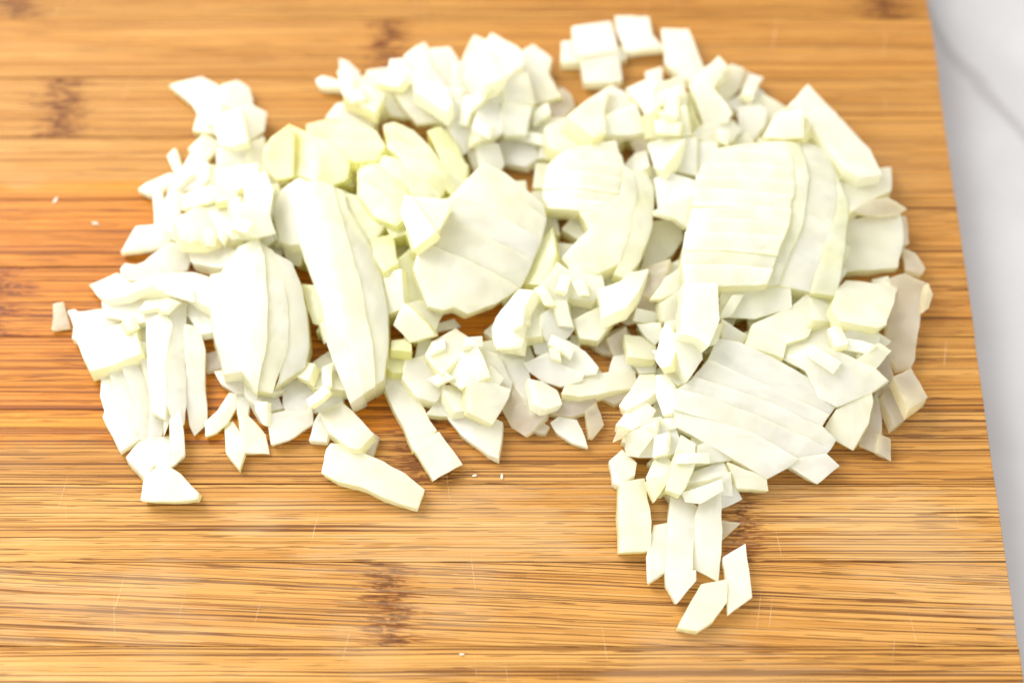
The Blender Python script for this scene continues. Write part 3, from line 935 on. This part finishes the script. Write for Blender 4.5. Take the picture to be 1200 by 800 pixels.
for zone, t in ZONES:
    xs = [p[0] for p in zone]
    yy = [p[1] for p in zone]
    y = min(yy)
    while y < max(yy):
        x = min(xs) + rb.uniform(0, 15)
        while x < max(xs):
            px, py = x + rb.uniform(-5, 5), y + rb.uniform(-5, 5)
            if inside(zone, np.array([px]), np.array([py]))[0] and all(math.hypot(px - a_, py - b_) > r_ + 19 for a_, b_, r_ in HOLES):
                a = rb.uniform(0, math.pi)
                w, h = rb.uniform(15, 19), rb.uniform(13, 18)
                pg = []
                for sxx, syy in ((-1, -1), (1, -1), (1, 1), (-1, 1)):
                    u, v = sxx * w * rb.uniform(0.85, 1.1), syy * h * rb.uniform(0.85, 1.1)
                    pg.append((px + u * math.cos(a) - v * math.sin(a), py + (u * math.sin(a) + v * math.cos(a)) * 0.87))
                tt = t * 0.001 * rb.uniform(0.85, 1.15)
                pl = settle(pg, tt, rb, 0.1, 20)
                pl = (0.0002, 0, 0, pl[3], pl[4])
                top = outline(pg, pl, tt)
                o = solid('buried_onion_dice', top, tt, pl, MAT['y' if zone[0] == (320, 170) else 'c'], rb)
                if o:
                    o['label'] = 'pale onion dice buried deep in the heap, glimpsed between upper pieces'
                    o['category'] = 'onion dice'
                    o['group'] = 'dice buried inside the heap'
                    stamp(top, pl, tt)
            x += 35
        y += 29

# -- traced pieces and slabs, lowest first
SPECIAL = {
    ('F', 8): 'thick creamy onion bar with greenish end, alone on bamboo before the heap',
    ('F', 9): 'long slanting onion stick whose end touches a square onion tile',
    ('F', 10): 'square onion tile at the end of the long slanting stick',
    ('C', 8): 'greenish quarter-round onion chunk at the tip of the trailing sticks',
    ('B', 0): 'lone tan translucent onion scrap past the tapering end of the heap',
    ('B', 2): 'thick blocky onion cube with yellowish cut side, beside the lone scrap',
    ('K', 10): 'creamy onion piece at the far tip of the spilled bundle',
    ('K', 9): 'slim parallelogram onion tile leaning on the spilled bundle tip',
    ('K', 0): 'short blunt onion block standing apart beside the spilled bundle',
    ('L', 0): 'long white onion wedge with pointed top behind the large rounded slab',
    ('L', 5): 'big square onion cube against the side of the large rounded slab',
    ('L', 8): 'long shaded translucent onion piece on the flank facing the counter',
    ('N', 0): 'upper onion cube of the stray cluster behind the heap',
    ('J', 7): 'creamy onion bar lying crosswise over other pieces near bare bamboo gap',
}
jobs = []
for key, (org, where, items) in B.items():
    for i, (pg, tint, t, layer) in enumerate(items):
        jobs.append((layer, key, i, org, where, pg, tint, t))
for s in SLABS:
    jobs.append((1.5 if s[0] == 'onion_core' else 1.7, 'S', 0, (0, 0), s, None, None, None))
def stretch(p):
    a_ = np.array(p, float)
    w_ = np.linalg.eigvalsh(np.cov((a_ - a_.mean(0)).T))
    return math.sqrt(w_[1] / max(w_[0], 1e-9))


cut = random.Random(77)
more = []
for j in jobs:
    if j[1] in ('S', 'C') or (j[1], j[2]) in SPECIAL or j[1] in 'KLM' or area2(j[5]) < 30000 or stretch(j[5]) > 2.1:
        more.append(j)
        continue
    a = np.array(j[5], float)
    w, v = np.linalg.eigh(np.cov((a - a.mean(0)).T))
    ax = v[:, 1]
    r = cut.uniform(-0.35, 0.35)
    nx, ny = ax[0] * math.cos(r) - ax[1] * math.sin(r), ax[0] * math.sin(r) + ax[1] * math.cos(r)
    ds = a @ np.array([nx, ny])
    m = 3 if area2(j[5]) > 52000 else 2
    edges = [ds.min() - 1] + [ds.min() + (ds.max() - ds.min()) * (k / m + cut.uniform(-0.06, 0.06)) for k in range(1, m)] + [ds.max() + 1]
    for k in range(m):
        q = halfplane(halfplane(j[5], nx, ny, edges[k]), -nx, -ny, -edges[k + 1])
        if len(q) >= 3 and area2(q) > 1500:
            more.append((j[0] + 0.01 * k, j[1], 100 + j[2] * 4 + k, j[3], j[4], q, j[6], j[7] * cut.uniform(0.8, 1.1)))
jobs = more
# loose thin slivers over the heap
sl = random.Random(31)
for zx0, zy0, zx1, zy1, cnt, key in ((205, 180, 330, 300, 12, 'A'), (600, 320, 790, 440, 16, 'J'), (300, 430, 420, 480, 4, 'F'), (490, 90, 640, 180, 8, 'D'), (790, 350, 860, 420, 5, 'J'), (400, 90, 520, 130, 5, 'D'), (740, 440, 830, 540, 6, 'J'), (780, 90, 900, 160, 6, 'G'), (470, 380, 600, 460, 5, 'F'), (960, 360, 1050, 430, 4, 'L'), (130, 330, 230, 380, 4, 'B'), (650, 110, 800, 170, 4, 'G')):
    for k in range(cnt):
        x, y, a = sl.uniform(zx0, zx1), sl.uniform(zy0, zy1), sl.uniform(0, math.pi)
        L, wd = sl.uniform(7, 19), sl.uniform(4, 7.5)
        sk = sl.uniform(-6, 6)
        q = [(-L + sk, -wd), (L + sk * 0.4, -wd * sl.uniform(0.7, 1)), (L - sk, wd), (-L * sl.uniform(0.7, 1), wd)]
        q = [((x + u * math.cos(a) - w_ * math.sin(a)) * 4, (y + (u * math.sin(a) + w_ * math.cos(a)) * 0.87) * 4) for u, w_ in q]
        jobs.append((sl.choice((0.5, 1.3, 1.3)), key, 900 + k, (0, 0), B[key][1], q, sl.choice('wwc'), sl.uniform(2.5, 4)))
jobs.sort(key=lambda j: j[0])
rp = random.Random(23)
for layer, key, i, org, where, pg, tint, t in jobs:
    if key == 'S':
        name, label, tmm, slices, dome, cuts = where
        lay = list(range(len(slices))) if dome >= 0.004 and name != 'onion_core' else [0] * len(slices)
        if cuts:
            lay = None
            slices = [(q, tn) for k, (s, tn) in enumerate(slices) for q in (knife(s, cuts[0], cuts[1], rp) if k == 0 or name == 'onion_core' else [s])]
        if lay is None:
            lay, lv_ = [], 0
            for q_, tn_ in slices:
                if lay and tn_ != prev_:
                    lv_ += 1
                lay.append(lv_ if name != 'onion_core' else 0)
                prev_ = tn_
        allp = [p for s, _ in slices for p in s]
        # support plane from the whole slab
        ctr = np.mean(allp, 0)
        ang = sorted(allp, key=lambda p: math.atan2(p[1] - ctr[1], p[0] - ctr[0]))
        tt = tmm * 0.001
        pl = settle(ang, tt, rp, 0.22, 62, 0.04)
        base = Vector((pl[3], pl[4], pl[0]))
        root = empty(name, base)
        root['label'] = label
        root['category'] = 'onion slab'
        root['kind'] = 'thing'
        tops = []
        aw = np.array([(p.x, p.y) for p in (on_z(x, y, pl[0] + tt) for x, y in allp)])
        _, ev = np.linalg.eigh(np.cov((aw - aw.mean(0)).T))
        prj = (aw - aw.mean(0)) @ ev
        axes = [((float(ev[0, k]), float(ev[1, k])), float(np.abs(prj[:, k]).max())) for k in (0, 1)]
        for k, (s, tn) in enumerate(slices):
            sc = np.mean(s, 0)
            q = on_z(sc[0], sc[1], pl[0] + tt)
            z1 = pl[0] + pl[1] * (q.x - pl[3]) + pl[2] * (q.y - pl[4]) + rp.uniform(-0.0005, 0.0005) - 0.0007 * lay[k]
            lv = {'onion_core': 0.06, 'onion_wedge': 0.012}.get(name, 0.03 if cuts else (0.05 if dome < 0.003 else 0.015))
            p2 = (z1, pl[1] + rp.uniform(-lv, lv), pl[2] + lv * 1.2 + rp.uniform(0, lv), q.x, q.y)
            s = grow_poly(s, 2.6 if name == 'onion_wedge' else 1.9)
            top = soften(outline(s, p2, tt), rp, 0.015)
            tops.append((top, p2))
            o = solid('slice', top, tt, p2, MAT[tn], rp, None, (0, 0), None, 1.0, (Vector((aw[:, 0].mean(), aw[:, 1].mean(), 0)), axes[0], axes[1], dome))
            if o:
                o.location = o.location - base
                o.parent = root
        for top, p2 in tops:
            stamp(top, p2, tt)
        continue
    poly = [(org[0] + x / 4, org[1] + y / 4) for x, y in pg]
    poly = grow_poly(poly, 1.5)
    tt = t * 0.00078
    pl = settle(poly, tt, rp)
    top = soften(outline(poly, pl, tt), rp)
    nm, lab, cat = describe(top, tint, len(pg), pl[0], pl[0] < 0.0012)
    o = solid(nm, top, tt, pl, MAT[tint], rp)
    if not o:
        continue
    if (key, i) in SPECIAL:
        o['label'] = SPECIAL[(key, i)]
    else:
        o['label'] = lab + ' ' + where
        o['group'] = 'onion pieces ' + where
    o['category'] = cat
    stamp(top, pl, tt)

# crumbs on the bare board
for n_, (px, py, s) in enumerate([(65, 235, 1.0), (112, 262, 0.9), (588, 558, 0.8), (541, 766, 0.6), (498, 530, 0.7), (556, 557, 0.6)]):
    bm = bmesh.new()
    bmesh.ops.create_icosphere(bm, subdivisions=2, radius=0.0007 * s)
    off = Vector((n_ * 3.1, 1, 2))
    for v in bm.verts:
        v.co += Vector((mnoise.noise(v.co * 2500 + off), mnoise.noise(v.co * 2500 + off * 2), mnoise.noise(v.co * 2500 + off * 3))) * 0.0003
        v.co.z *= 0.5
        v.co.x *= 0.7
        v.co.y *= 1.7
    p = on_z(px, py, 0.0003)
    o = link_mesh('onion_crumb', bm, MAT['w'], (p.x, p.y, 0.00035))
    o.rotation_euler.z = n_ * 1.7 - 0.4
    o['label'] = 'tiny wet white onion crumb alone on the bare bamboo'
    o['category'] = 'onion crumb'
    o['group'] = 'onion crumbs scattered on the bare board'

# buried dice that nobody could glimpse are taken away again
bpy.context.view_layer.update()
dg = bpy.context.evaluated_depsgraph_get()
seen = set()
for dx in (-0.06, 0.0, 0.06):
    o0 = CAM + Vector((dx, 0, 0))
    for yy_ in range(60, 600, 6):
        for xx_ in range(150, 1050, 6):
            hit = on_z(xx_, yy_, 0.004)
            ok, _, _, _, ob, _ = scn.ray_cast(dg, o0, (hit - o0).normalized())
            if ok:
                seen.add(ob.name)
for o in [o for o in scn.objects if o.name.startswith('buried_onion_dice') and o.name not in seen]:
    bpy.data.objects.remove(o)
